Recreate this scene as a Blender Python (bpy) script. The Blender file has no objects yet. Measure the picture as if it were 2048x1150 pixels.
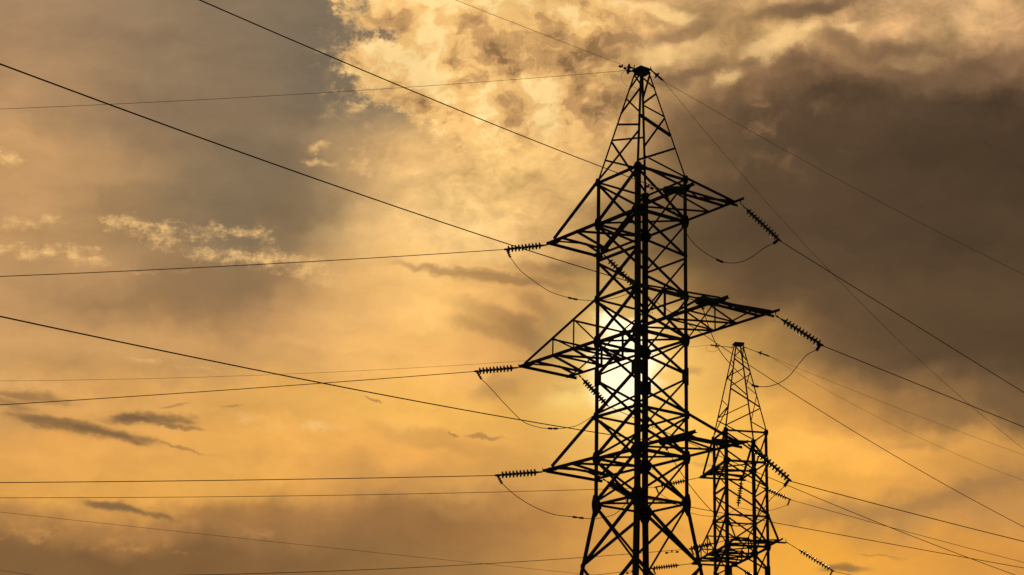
import bpy, bmesh, math, random
from mathutils import Vector, Matrix

random.seed(7)
C = bpy.context.scene.collection
SC = bpy.context.scene

# ------------------------------------------------------------------ camera
cam_d = bpy.data.cameras.new('camera')
cam = bpy.data.objects.new('camera', cam_d)
C.objects.link(cam)
cam_d.sensor_width = 36.0
cam_d.lens = 36.0 * 3860.9 / 2048.0
cam_d.clip_start = 0.1
cam_d.clip_end = 6000.0
cam.location = (0, 0, 1.6)
PITCH, ROLL = 0.3062438, 0.0225200
cam.rotation_mode = 'QUATERNION'
cam.rotation_quaternion = (Matrix.Rotation(math.pi / 2 + PITCH, 3, 'X') @ Matrix.Rotation(ROLL, 3, 'Z')).to_quaternion()
SC.camera = cam

# ------------------------------------------------------------------ exposure
SC.view_settings.view_transform = 'Standard'
SC.view_settings.look = 'None'
SC.view_settings.exposure = 0.0
SC.view_settings.gamma = 1.0
SC.view_settings.use_curve_mapping = False
SC.cycles.max_bounces = 4
SC.cycles.use_denoising = False

SUN_AZ, SUN_EL = math.radians(3.41), math.radians(15.5)    # azimuth from +Y towards +X

# ------------------------------------------------------------------ world: evening sky with a broken cloud deck
world = bpy.data.worlds.new('World')
world.use_nodes = True
nt = world.node_tree
nt.nodes.clear()
N = nt.nodes


def sock(x):
    return x.s if isinstance(x, V) else x


def put(inp, x):
    if isinstance(x, V):
        nt.links.new(x.s, inp)
    else:
        inp.default_value = x


class V:
    """a float socket with arithmetic"""
    def __init__(self, s): self.s = s

    def _m(self, op, o=None, c=None, rev=False, clamp=False):
        n = N.new('ShaderNodeMath'); n.operation = op; n.use_clamp = clamp
        a, b = (o, self) if rev else (self, o)
        put(n.inputs[0], a)
        if b is not None: put(n.inputs[1], b)
        if c is not None: put(n.inputs[2], c)
        return V(n.outputs[0])

    def __add__(s, o): return s._m('ADD', o)
    def __radd__(s, o): return s._m('ADD', o)
    def __sub__(s, o): return s._m('SUBTRACT', o)
    def __rsub__(s, o): return s._m('SUBTRACT', o, rev=True)
    def __mul__(s, o): return s._m('MULTIPLY', o)
    def __rmul__(s, o): return s._m('MULTIPLY', o)
    def __truediv__(s, o): return s._m('DIVIDE', o)
    def __pow__(s, o): return s._m('POWER', o)
    def clamp(s): return s._m('ADD', 0.0, clamp=True)
    def min(s, o): return s._m('MINIMUM', o)
    def max(s, o): return s._m('MAXIMUM', o)


def _pw(x):
    n = N.new('ShaderNodeMath'); n.operation = 'POWER'
    n.inputs[0].default_value = 1 / math.e
    put(n.inputs[1], x)
    return V(n.outputs[0])


def smooth(x, lo, hi):
    n = N.new('ShaderNodeMapRange'); n.interpolation_type = 'SMOOTHSTEP'; n.clamp = False
    put(n.inputs[0], x); n.inputs[1].default_value = lo; n.inputs[2].default_value = hi
    return V(n.outputs[0])


def comb(x, y, z=0.0):
    n = N.new('ShaderNodeCombineXYZ'); put(n.inputs[0], x); put(n.inputs[1], y); put(n.inputs[2], z)
    return V(n.outputs[0])


def noise(x, y, z=0.0, detail=6.0, rough=0.55, scale=1.0, distort=0.0):
    n = N.new('ShaderNodeTexNoise'); n.noise_dimensions = '3D'
    nt.links.new(comb(x, y, z).s, n.inputs['Vector'])
    n.inputs['Scale'].default_value = scale
    n.inputs['Detail'].default_value = detail
    n.inputs['Roughness'].default_value = rough
    n.inputs['Distortion'].default_value = distort
    return V(n.outputs['Fac'])


def mixc(f, a, b, blend='MIX'):
    n = N.new('ShaderNodeMix'); n.data_type = 'RGBA'; n.blend_type = blend
    put(n.inputs[0], f)
    for i, c in ((6, a), (7, b)):
        if isinstance(c, V): nt.links.new(c.s, n.inputs[i])
        else: n.inputs[i].default_value = (c[0] / 255, c[1] / 255, c[2] / 255, 1)
    return V(n.outputs[2])


def scalec(c, f):
    n = N.new('ShaderNodeHueSaturation')
    nt.links.new(c.s, n.inputs['Color']); put(n.inputs['Value'], f)
    return V(n.outputs[0])


def madd(a, b, c):
    n = N.new('ShaderNodeMath'); n.operation = 'MULTIPLY_ADD'
    put(n.inputs[0], a); put(n.inputs[1], b); put(n.inputs[2], c)
    return V(n.outputs[0])


def gauss(x, y, cx, cy, sx, sy, deg=0.0):
    """soft elliptical patch of sky, deg = tilt of its long axis"""
    c, s = math.cos(math.radians(deg)), math.sin(math.radians(deg))
    a = madd(x, c / sx, -(cx * c + cy * s) / sx)
    if abs(s) > 1e-6: a = madd(y, s / sx, a)
    b = madd(y, c / sy, (cx * s - cy * c) / sy)
    if abs(s) > 1e-6: b = madd(x, -s / sy, b)
    return _pw(madd(a, a, b * b))


tc = N.new('ShaderNodeTexCoord')
sep = N.new('ShaderNodeSeparateXYZ')
nt.links.new(tc.outputs['Generated'], sep.inputs[0])
dx_, dy_, dz_ = V(sep.outputs[0]), V(sep.outputs[1]), V(sep.outputs[2])
AZ = dx_._m('ARCTAN2', dy_) * 57.29578
EL0 = dz_._m('ARCSINE')
EL = EL0 * 57.29578
A0 = AZ * EL0._m('COSINE')                                    # sky chart: degrees right of north ...
E0 = EL + AZ * AZ * EL * 0.00014 - AZ * 0.0215                # ... and degrees up

# drifting distortion so that no cloud edge is geometric
w1 = noise(A0, E0, 3.1, 3, 0.55, 0.32) - 0.5
w2 = noise(A0, E0, 9.7, 3, 0.55, 0.32) - 0.5
w3 = noise(A0, E0, 14.2, 4, 0.62, 1.25) - 0.5
w4 = noise(A0, E0, 21.5, 4, 0.62, 1.25) - 0.5
A = A0 + w1 * 2.4 + w3 * 0.8
E = E0 + w2 * 2.4 + w4 * 0.8
As = A0 + w1 * 1.2 + w3 * 0.7                                 # lightly distorted
Es = E0 + w2 * 1.0 + w4 * 0.7

# thick and thin parts of the deck: rows of colours across the sky, blended by elevation
SKYROWS = [
 (-0.20, 26.45, [(173,138,102),(150,124,94),(132,112,88),(122,106,86),(205,160,106),(232,184,122),(222,176,116),(232,184,124),(196,154,106),(150,118,82),(190,150,104),(200,158,108)]),
 (-0.17, 25.15, [(170,134,98),(145,120,92),(137,114,88),(124,107,87),(215,168,110),(228,180,118),(210,164,108),(222,174,114),(212,166,108),(208,162,106),(186,144,99),(194,150,103)]),
 (-0.14, 23.83, [(174,136,96),(140,116,88),(138,115,88),(128,109,87),(238,190,124),(222,174,112),(196,152,102),(222,176,114),(140,107,74),(112,85,60),(140,107,75),(122,93,66)]),
 (-0.12, 22.80, [(180,139,96),(138,114,87),(138,114,87),(136,114,87),(232,184,118),(232,185,118),(205,160,105),(170,130,85),(94,73,53),(88,67,49),(82,64,46),(77,59,43)]),
 (-0.09, 21.33, [(198,152,100),(168,132,92),(124,106,82),(128,108,84),(215,168,108),(252,204,126),(248,198,122),(160,123,80),(95,74,52),(86,67,48),(80,62,44),(76,58,42)]),
 (-0.06, 20.22, [(196,150,99),(164,129,89),(122,104,80),(116,100,78),(208,164,106),(253,207,132),(240,190,116),(124,95,64),(90,70,50),(87,67,48),(82,63,45),(78,60,43)]),
 (-0.04, 19.25, [(190,146,96),(162,128,87),(124,106,82),(152,124,88),(240,190,120),(255,212,140),(216,166,102),(96,77,52),(88,68,48),(86,67,48),(83,64,46),(80,62,44)]),
 (0.00, 17.47, [(186,143,94),(172,132,88),(150,117,82),(186,141,91),(250,194,114),(254,198,114),(164,119,74),(150,110,66),(98,75,52),(96,73,51),(92,71,49),(87,67,47)]),
 (0.05, 15.54, [(208,158,98),(205,155,95),(195,148,92),(218,164,98),(252,192,108),(246,184,102),(172,124,74),(238,180,96),(222,165,85),(124,94,62),(94,72,50),(88,68,47)]),
 (0.08, 13.84, [(214,158,90),(214,158,88),(225,166,88),(233,173,88),(241,181,90),(241,181,88),(222,165,83),(250,190,85),(248,185,82),(226,160,78),(180,130,74),(122,93,61)]),
 (0.11, 12.73, [(222,160,82),(226,164,84),(230,168,84),(236,172,86),(230,165,82),(236,170,84),(214,158,82),(246,182,82),(250,184,80),(250,182,84),(252,180,82),(205,148,76)]),
 (0.13, 11.63, [(222,160,78),(225,163,80),(228,166,80),(222,160,80),(198,143,77),(203,148,79),(202,148,80),(236,170,75),(246,179,75),(244,176,73),(232,164,77),(198,142,76)]),
 (0.15, 10.68, [(178,128,72),(172,122,70),(165,118,68),(165,118,68),(156,111,65),(162,114,65),(184,130,72),(230,162,72),(242,172,70),(226,160,73),(200,144,76),(196,140,76)]),
 (0.18, 9.51, [(128,94,57),(128,93,56),(128,93,56),(135,98,58),(142,104,61),(160,117,67),(188,136,73),(222,156,70),(236,166,68),(246,174,66),(232,160,65),(214,148,68)]),
]
AMIN, AMAX = -14.9, 14.9
upos = (A - AMIN) / (AMAX - AMIN)
col = None
for (a_, e_, cols) in SKYROWS:
    r = N.new('ShaderNodeValToRGB'); cr = r.color_ramp; cr.interpolation = 'B_SPLINE'
    n_ = len(cols)
    while len(cr.elements) < n_: cr.elements.new(0.5)
    for i, c in enumerate(cols):
        cr.elements[i].position = (i + 0.5) / n_
    for i, c in enumerate(cols):
        cr.elements[i].color = (c[0] / 255, c[1] / 255, c[2] / 255, 1)
    nt.links.new(upos.s, r.inputs[0])
    if col is None: col = V(r.outputs[0])
    else: col = mixc(smooth(E, e_prev, e_), col, V(r.outputs[0]))
    e_prev = e_

# --- texture of the sky
billow = noise(As * 0.92 + Es * 0.25, Es * 1.15 - As * 0.2, 2.0, 5, 0.50, 0.62)               # large soft billows
fine = noise(As, Es * 1.25, 5.0, 4, 0.65, 1.7)           # small ragged detail
streak = noise(As * 0.33 + Es * 0.10, Es * 1.0, 8.0, 5, 0.55, 0.9)   # drawn-out veils

# bright cumulus bank rising from the middle of the picture: sharp ragged west edge
prof = N.new('ShaderNodeFloatCurve')
pm = prof.mapping.curves[0]
PROF = [(-14.91, 19.82), (-3.97, 20.14), (-2.51, 21.18), (-3.20, 22.36), (-4.91, 23.54), (-5.50, 24.28), (-4.56, 24.86), (-4.93, 25.60), (-5.23, 26.91)]
E_LO, E_HI = PROF[0][1] - 3.0, PROF[-1][1]
pts = [((e - E_LO) / (E_HI - E_LO), (a + 15.0) / 30.0) for a, e in PROF[1:]]
pts[0] = (0.0, pts[0][1])
while len(pm.points) < len(pts): pm.points.new(0.5, 0.5)
for p_, (x_, y_) in zip(pm.points, pts): p_.location = (x_, y_)
prof.mapping.update()
put(prof.inputs['Value'], ((E0 - E_LO) / (E_HI - E_LO)).clamp())
edge = A0 - (V(prof.outputs[0]) * 30.0 - 15.0)
ragged = noise(A0, E0, 31.0, 5, 0.66, 0.85) - 0.5
puff = noise(A0, E0 * 1.1, 36.0, 4, 0.7, 2.4) - 0.5
ed = edge + ragged * 5.0 + puff * 2.8
soft = smooth(E0, 20.44, 22.80)                             # the bank dissolves downwards
inside = smooth(ed, -0.10, 0.55) * soft
outside = (smooth(ed, 0.2, -0.5)) * soft
clear = (120, 105, 86)
col = mixc(outside * smooth(A0, -8.02, -5.68) * smooth(A0, -1.84, -3.47) * smooth(E0, 21.47, 23.39) * 0.85, col, clear)
bank = inside * smooth(A0, 4.83, 1.87)
bcol_dark, bcol_mid, bcol_hi = (168, 128, 82), (232, 184, 116), (255, 218, 148)
soft_b = noise(As, Es * 1.2, 61.0, 3, 0.45, 0.95)
bt = (billow - 0.5) * 1.6 + (soft_b - 0.5) * 1.5 + (fine - 0.5) * 1.25 + 0.60
bt = bt + gauss(A0, E0, -3.30, 24.42, 1.905, 1.172, 0) * 0.32 + gauss(A0, E0, -0.45, 21.62, 2.930, 1.319, 0) * 0.15
bt = bt - gauss(As, Es, -3.83, 25.45, 1.026, 0.659, 0) * 0.35 - gauss(As, Es, -2.12, 24.20, 0.733, 0.513, 0) * 0.28 - gauss(As, Es, -1.11, 25.15, 1.026, 0.513, -20) * 0.2 \
     - gauss(As, Es, -0.36, 24.34, 0.806, 0.322, -10) * 0.40 - gauss(As, Es, 2.14, 24.63, 1.611, 0.498, 15) * 0.50 - gauss(As, Es, 2.49, 22.36, 1.172, 0.659, 30) * 0.55
bramp = N.new('ShaderNodeValToRGB'); cr = bramp.color_ramp; cr.interpolation = 'EASE'
cr.elements.new(0.4); cr.elements.new(0.75)
for e_, (p_, c_) in zip(cr.elements, [(0.0, (138, 104, 68)), (0.36, (196, 150, 95)), (0.66, (238, 188, 116)), (1.0, (255, 218, 148))]):
    e_.position = p_; e_.color = (c_[0] / 255, c_[1] / 255, c_[2] / 255, 1)
put(bramp.inputs[0], bt)
col = mixc(bank * smooth(E0, 18.96, 22.65) * 0.92, col, V(bramp.outputs[0]))
low = gauss(A0, E0, -0.42, 20.29, 4.395, 2.197, -15)
dia = noise(As * 0.75 + Es * 0.55, Es * 1.25 - As * 0.45, 71.0, 5, 0.58, 0.8)
col = scalec(col, 1.0 + ((dia - 0.5) * 0.75 + (fine - 0.5) * 0.25) * low)

# dark storm cloud to the right: relief on its upper edge, smooth body
darkness = gauss(A, E, 10.17, 19.69, 6.300, 4.248, -20)
upper = smooth(E0, 21.18, 25.15) * smooth(A0, 2.31, 4.53)
relief = (billow - 0.5) * 1.5 + (fine - 0.5) * 0.7
col = scalec(col, 1.0 + relief * upper * 0.55)
# golden rims where the cloud tops catch the light
for (cx, cy, sx, sy, dg, k) in [
    (4.52, 25.61, 0.806, 0.190, -8, 0.9), (9.68, 25.32, 0.381, 0.117, 6, 0.75), (8.53, 25.18, 0.469, 0.161, 0, 0.75), (7.82, 24.93, 0.586, 0.381, 10, 0.6),
    (7.11, 24.56, 0.440, 0.381, 30, 0.6), (6.26, 23.83, 0.381, 0.205, 10, 0.6), (4.05, 24.34, 0.586, 0.352, 0, 0.6), (5.36, 24.63, 0.879, 0.352, 10, 0.35), (11.58, 24.12, 0.879, 0.234, -10, 0.25),
    (12.52, 25.15, 1.319, 0.586, 20, 0.2)]:
    g = gauss(As, Es, cx, cy, sx * 1.15, sy * 1.2, dg)
    col = mixc(smooth(g * (0.55 + fine * 0.9), 0.12, 0.85) * k, col, (252, 208, 138))
for (cx, cy, sx, sy, dg, k) in [
    (8.08, 25.70, 1.392, 0.220, 8, 0.75), (9.22, 25.91, 0.879, 0.146, 8, 0.6), (4.91, 25.07, 1.026, 0.205, 22, 0.5), (5.38, 23.94, 0.659, 0.132, 8, 0.6), (4.59, 23.71, 0.586, 0.132, 5, 0.5),
    (9.70, 24.78, 1.026, 0.352, -25, 0.6), (11.00, 24.49, 1.026, 0.264, 5, 0.45), (12.03, 23.53, 1.172, 0.366, 0, 0.6), (13.69, 24.12, 1.172, 0.322, 12, 0.6), (6.83, 24.19, 0.293, 0.117, 0, 0.5)]:
    g = gauss(As, Es, cx, cy, sx * 1.15, sy * 1.25, dg)
    col = mixc(smooth(g * (0.6 + fine * 0.8), 0.12, 0.9) * k, col, (112, 86, 62))
# brownish patches inside the dark mass
patch = smooth(noise(As, Es * 1.3, 44.0, 5, 0.6, 0.75), 0.50, 0.72) * gauss(A0, E0, 7.04, 22.50, 2.197, 1.465, 0)
col = mixc(patch * 0.8, col, (150, 112, 76))

# veils: everywhere a low-contrast modulation, stronger in the lit area
lit = smooth(E0, 9.07, 12.00) * 0.5 + 0.5
col = scalec(col, 1.015 + (streak - 0.5) * 0.26 * lit + (billow - 0.5) * 0.12 + (fine - 0.5) * 0.05)

# grey drifting shadow bands left of the tower
for (cx, cy, sx, sy, dg, k) in [
    (-2.15, 18.10, 1.611, 0.146, -7, 0.45), (-0.21, 17.74, 1.611, 0.205, -6, 0.55), (1.86, 18.07, 1.465, 0.322, -2, 0.8), (1.87, 17.47, 1.026, 0.176, -8, 0.35), (-0.33, 16.58, 2.197, 0.234, -20, 0.3), (-0.92, 16.36, 1.319, 0.234, -22, 0.35),
    (0.87, 15.99, 1.611, 0.440, -20, 0.7), (1.30, 16.58, 1.465, 0.352, -25, 0.5), (-0.29, 14.65, 0.879, 0.381, 10, 0.35), (1.78, 14.62, 0.498, 0.132, -5, 0.5), (1.32, 15.69, 1.026, 0.586, -20, 0.3), (-0.77, 13.15, 0.498, 0.088, -4, 0.5), (-1.59, 13.15, 0.176, 0.044, -4, 0.5),
    (-3.98, 14.21, 0.264, 0.044, 0, 0.5), (-2.17, 13.03, 2.490, 0.322, -12, 0.18)]:
    g = gauss(As, Es, cx, cy, sx, sy, dg)
    col = mixc(smooth(g * (0.62 + streak * 0.76), 0.1, 0.95) * k, col, (134, 100, 66))

# dark lens clouds low on the left
Al, El_ = A0 + w3 * 0.9, E0 + w4 * 0.45
ltex = noise(A0 * 0.55, E0 * 2.0 + A0 * 0.35, 81.0, 4, 0.6, 2.2)
for (cx, cy, sx, sy, dg, k) in [
    (-11.01, 13.63, 0.908, 0.161, -2, 0.95), (-10.08, 13.67, 0.879, 0.176, -5, 0.8), (-9.86, 13.45, 0.806, 0.073, -8, 0.6), (-13.93, 14.24, 1.392, 0.205, -4, 0.6), (-14.48, 13.99, 0.879, 0.146, -12, 0.5), (-13.06, 13.55, 1.758, 0.132, -9, 0.6), (-13.20, 13.41, 1.319, 0.190, -12, 0.75),
    (-11.63, 13.18, 1.392, 0.176, -11, 0.9), (-9.62, 12.79, 1.026, 0.051, -14, 0.4), (-11.47, 11.06, 1.099, 0.146, -7, 0.85), (-10.26, 10.80, 0.733, 0.088, -15, 0.7), (8.65, 16.58, 0.015, 0.015, 0, 0.0),
    (-9.81, 14.02, 0.381, 0.044, 2, 0.35), (-8.22, 14.02, 0.264, 0.044, 2, 0.35), (5.47, 15.07, 0.322, 0.146, 5, 0.6), (9.87, 9.24, 0.674, 0.117, 0, 0.65), (10.87, 9.62, 0.733, 0.044, -5, 0.25), (6.10, 12.29, 0.586, 0.059, 0, 0.3), (4.14, 14.92, 0.352, 0.117, 0, 0.3)]:
    g = gauss(Al, El_, cx, cy, sx, sy, dg)
    col = mixc(smooth(g * 1.15 + (ltex - 0.5) * 1.1 * smooth(g, 0.03, 0.5), 0.08, 1.20) * k, col, (124, 94, 63))

# broad dim bands, right and lower centre
for (cx, cy, sx, sy, dg, k) in [
    (12.85, 11.18, 2.490, 0.381, 10, 0.45), (10.01, 10.67, 1.758, 0.440, 0, 0.35), (14.11, 11.47, 1.319, 0.205, 14, 0.35), (8.87, 10.38, 1.319, 0.234, 0, 0.25), (-2.27, 11.11, 1.611, 0.381, 0, 0.3), (11.86, 12.94, 1.758, 0.205, 0, 0.3), (-10.05, 17.76, 2.197, 0.879, 0, 0.0),
    (-7.29, 17.62, 0.879, 0.440, 30, 0.3), (-9.45, 16.57, 2.197, 0.586, -8, 0.35), (-5.75, 10.01, 4.395, 0.440, 0, 0.25)]:
    g = gauss(A, E, cx, cy, sx, sy, dg)
    col = mixc(g * k, col, (150, 112, 72))

for (cx, cy, sx, sy, dg, k) in [(-8.02, 17.69, 2.051, 0.703, 8, 0.65), (-10.04, 17.31, 1.611, 0.440, 10, 0.3), (-6.90, 19.99, 1.026, 0.879, 20, 0.45)]:
    col = mixc(gauss(A, E, cx, cy, sx, sy, dg) * k, col, (136, 108, 76))

# small bright cirrus flecks
fleck = noise(A0 * 1.0, E0 * 1.35, 51.0, 4.5, 0.70, 1.5)
fl = (fleck - 0.5) * 4.6
Af, Ef = A0 + w3 * 0.9, E0 + w4 * 0.5
for (cx, cy, sx, sy, dg, k, lo) in [
    (-11.45, 19.42, 0.908, 0.249, 3, 0.9, 0.34), (-10.51, 19.10, 1.026, 0.322, -8, 0.95, 0.34), (-9.22, 19.22, 1.172, 0.293, -5, 0.95, 0.32), (-7.76, 19.18, 0.879, 0.234, -4, 0.9, 0.32), (-8.33, 18.51, 1.465, 0.220, -3, 0.95, 0.28),
    (-6.87, 18.43, 1.611, 0.352, -7, 0.75, 0.28), (-5.98, 17.91, 1.319, 0.234, -18, 0.5, 0.30), (-14.21, 19.40, 1.319, 0.220, 5, 0.75, 0.32), (-14.05, 18.60, 1.611, 0.205, 2, 0.95, 0.26), (-12.92, 18.46, 0.733, 0.088, -10, 0.7, 0.28), (-11.78, 18.20, 1.465, 0.176, -8, 0.55, 0.36),
    (-10.20, 17.98, 1.172, 0.103, -3, 0.45, 0.36), (-14.93, 21.38, 0.527, 0.234, 0, 0.9, 0.18), (-5.69, 21.77, 0.381, 0.176, 10, 0.8, 0.33), (-5.60, 21.26, 0.703, 0.117, -3, 0.8, 0.32), (-4.36, 21.33, 0.733, 0.440, 20, 0.85, 0.34), (-5.04, 22.81, 1.172, 0.586, 0, 0.45, 0.46),
    (-5.21, 24.28, 0.586, 0.527, 0, 0.95, 0.32), (-4.32, 23.32, 1.026, 0.498, 0, 0.9, 0.38), (-5.80, 25.16, 0.674, 0.674, 0, 0.3, 0.50), (-4.79, 25.74, 0.498, 0.674, 20, 0.95, 0.32), (-11.00, 15.49, 0.733, 0.073, -14, 0.45, 0.25), (-9.41, 15.16, 0.879, 0.073, -6, 0.3, 0.3), (-13.83, 15.43, 0.205, 0.117, -30, 0.3, 0.3),
    (-13.52, 14.62, 1.319, 0.190, -3, 0.35, 0.34), (-6.74, 13.46, 1.319, 0.176, -4, 0.4, 0.36), (-5.79, 13.44, 0.322, 0.205, 0, 0.5, 0.3), (-5.28, 13.44, 0.879, 0.103, 0, 0.4, 0.35), (-7.92, 13.68, 0.879, 0.176, -20, 0.3, 0.36)]:
    g = gauss(Af, Ef, cx, cy, sx * 1.2, sy * 1.3, dg)
    col = mixc(smooth(g * 1.35 + fl * smooth(g, 0.03, 0.45), lo * 1.7, lo * 1.7 + 1.6) * k, col, (244, 194, 124))
for (cx, cy, sx, sy, dg, k, lo) in [
    (-13.75, 10.27, 1.905, 0.234, -3, 0.75, 0.30), (-11.07, 10.00, 1.611, 0.234, 0, 0.65, 0.33), (-13.60, 9.98, 0.190, 0.117, -15, 0.8, 0.2), (-9.42, 9.76, 0.322, 0.059, -2, 0.75, 0.15), (-7.22, 10.30, 0.762, 0.190, -12, 0.55, 0.3), (-8.95, 10.52, 0.879, 0.146, -8, 0.45, 0.3),
    (-12.79, 10.57, 2.344, 0.176, -4, 0.5, 0.3), (-11.69, 11.24, 2.930, 0.073, -2, 0.3, 0.3), (-9.84, 11.02, 1.026, 0.059, -14, 0.5, 0.2), (-10.35, 9.85, 0.879, 0.117, 3, 0.6, 0.3)]:
    g = gauss(Af, Ef, cx, cy, sx * 1.2, sy * 1.3, dg)
    col = mixc(smooth(g * 1.35 + fl * smooth(g, 0.03, 0.45), lo * 2.3, lo * 2.3 + 1.5) * k * 0.8, col, (206, 146, 82))

# glow of the veiled sun and the disc itself burning through thin cloud
sb = gauss(A0, E0, 4.15, 14.36, 3.369, 2.197, 0)
sw = gauss(As, Es, 3.19, 15.39, 1.758, 2.490, 4)
sr = gauss(As, Es, 1.87, 14.28, 0.879, 0.322, 5)
s1 = gauss(As, Es, 3.37, 15.37, 0.967, 1.231, 0)
s2 = gauss(As, Es, 3.15, 16.58, 0.615, 0.234, -24)
s3 = gauss(As, Es, 3.09, 14.36, 0.674, 0.410, 8)
veil = streak * 0.5 + fine * 0.5
col = mixc(sb * 0.45, col, (255, 198, 98))
col = mixc(sw * 0.85, col, (255, 214, 122))
col = mixc(sr * 0.6, col, (255, 218, 126))
hot = s1 * 1.6 + s2 * 0.8 + s3 * 0.6 + (veil - 0.5) * 0.9 * sw
for (cx, cy, sx, sy, dg, k) in [(3.14, 14.92, 0.205, 0.088, -18, 0.35), (3.29, 17.00, 0.733, 0.132, -22, 0.5), (4.36, 15.02, 0.381, 0.117, 8, 0.25), (2.65, 15.84, 0.146, 0.586, 0, 0.25)]:
    hot = hot - gauss(As, Es, cx, cy, sx, sy, dg) * k
gl = smooth(hot, 0.15, 1.15)
col = scalec(mixc(1.0, col, (14, 14, 14), 'ADD'), 1 / 1.055)              # display values back to light
gamma = N.new('ShaderNodeGamma'); nt.links.new(col.s, gamma.inputs[0]); gamma.inputs[1].default_value = 2.4
lin = V(gamma.outputs[0])
white = N.new('ShaderNodeMix'); white.data_type = 'RGBA'
put(white.inputs[0], gl); nt.links.new(lin.s, white.inputs[6]); white.inputs[7].default_value = (1.45, 1.16, 0.72, 1)
lin = V(white.outputs[2])

# clear sky round the rest of the dome (dim: the picture is exposed for the bright cloud)
sky = N.new('ShaderNodeTexSky'); sky.sky_type = 'NISHITA'; sky.sun_disc = False
sky.sun_elevation = SUN_EL; sky.sun_rotation = SUN_AZ
sky.air_density = 1.5; sky.dust_density = 4.0
dim = scalec(V(sky.outputs[0]), 0.05)
dimt = mixc(1.0, dim, (130, 92, 56), 'MULTIPLY')
away = smooth(A0._m('ABSOLUTE'), 24.0, 50.0) .max(smooth(E0, 34.0, 60.0)).max(smooth(dy_, 0.25, 0.0))
fin = N.new('ShaderNodeMix'); fin.data_type = 'RGBA'
put(fin.inputs[0], away); nt.links.new(lin.s, fin.inputs[6]); nt.links.new(dimt.s, fin.inputs[7])
bg = N.new('ShaderNodeBackground'); bg.inputs['Strength'].default_value = 1.0
nt.links.new(fin.outputs[2], bg.inputs['Color'])
wo = N.new('ShaderNodeOutputWorld'); nt.links.new(bg.outputs[0], wo.inputs['Surface'])
world.cycles.sampling_method = 'MANUAL'
world.cycles.sample_map_resolution = 256
SC.world = world

# ------------------------------------------------------------------ sun
sd_ = bpy.data.lights.new('sun', 'SUN')
sun = bpy.data.objects.new('sun', sd_); C.objects.link(sun)
sd_.energy = 2.0; sd_.angle = math.radians(0.5); sd_.color = (1.0, 0.78, 0.5)
sv = Vector((math.sin(SUN_AZ) * math.cos(SUN_EL), math.cos(SUN_AZ) * math.cos(SUN_EL), math.sin(SUN_EL)))
sun.rotation_mode = 'QUATERNION'
sun.rotation_quaternion = sv.to_track_quat('Z', 'Y')

# ------------------------------------------------------------------ materials
def material(name, base, rough=0.6, metal=0.0, var=0.0, scale=4.0, coat=0.0, trans=0.0):
    m = bpy.data.materials.new(name); m.use_nodes = True
    t = m.node_tree; b = t.nodes['Principled BSDF']
    b.inputs['Roughness'].default_value = rough; b.inputs['Specular IOR Level'].default_value = 0.25; b.inputs['Metallic'].default_value = metal
    b.inputs['Coat Weight'].default_value = coat
    b.inputs['Transmission Weight'].default_value = trans
    tcn = t.nodes.new('ShaderNodeTexCoord'); ns = t.nodes.new('ShaderNodeTexNoise')
    ns.inputs['Scale'].default_value = scale; ns.inputs['Detail'].default_value = 4
    t.links.new(tcn.outputs['Object'], ns.inputs['Vector'])
    r = t.nodes.new('ShaderNodeValToRGB')
    r.color_ramp.elements[0].position = 0.35; r.color_ramp.elements[1].position = 0.7
    r.color_ramp.elements[0].color = (base[0] * (1 - var), base[1] * (1 - var), base[2] * (1 - var), 1)
    r.color_ramp.elements[1].color = (base[0] * (1 + var), base[1] * (1 + var), base[2] * (1 + var), 1)
    t.links.new(ns.outputs['Fac'], r.inputs[0]); t.links.new(r.outputs[0], b.inputs['Base Color'])
    return m


STEEL = material('weathered_steel', (0.075, 0.062, 0.050), 0.75, 0.0, 0.45, 3.0)
DARK = material('dark_fitting', (0.05, 0.045, 0.04), 0.6, 0.3, 0.3, 9.0)
GLASS = material('insulator_glass', (0.085, 0.115, 0.060), 0.40, 0.0, 0.2, 5.0, 0.0, 0.25)
WIRE = material('aluminium_strand', (0.05, 0.038, 0.028), 0.9, 0.0, 0.2, 20.0)
GRASS = material('meadow', (0.06, 0.075, 0.03), 0.95, 0.0, 0.5, 0.15)


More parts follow.
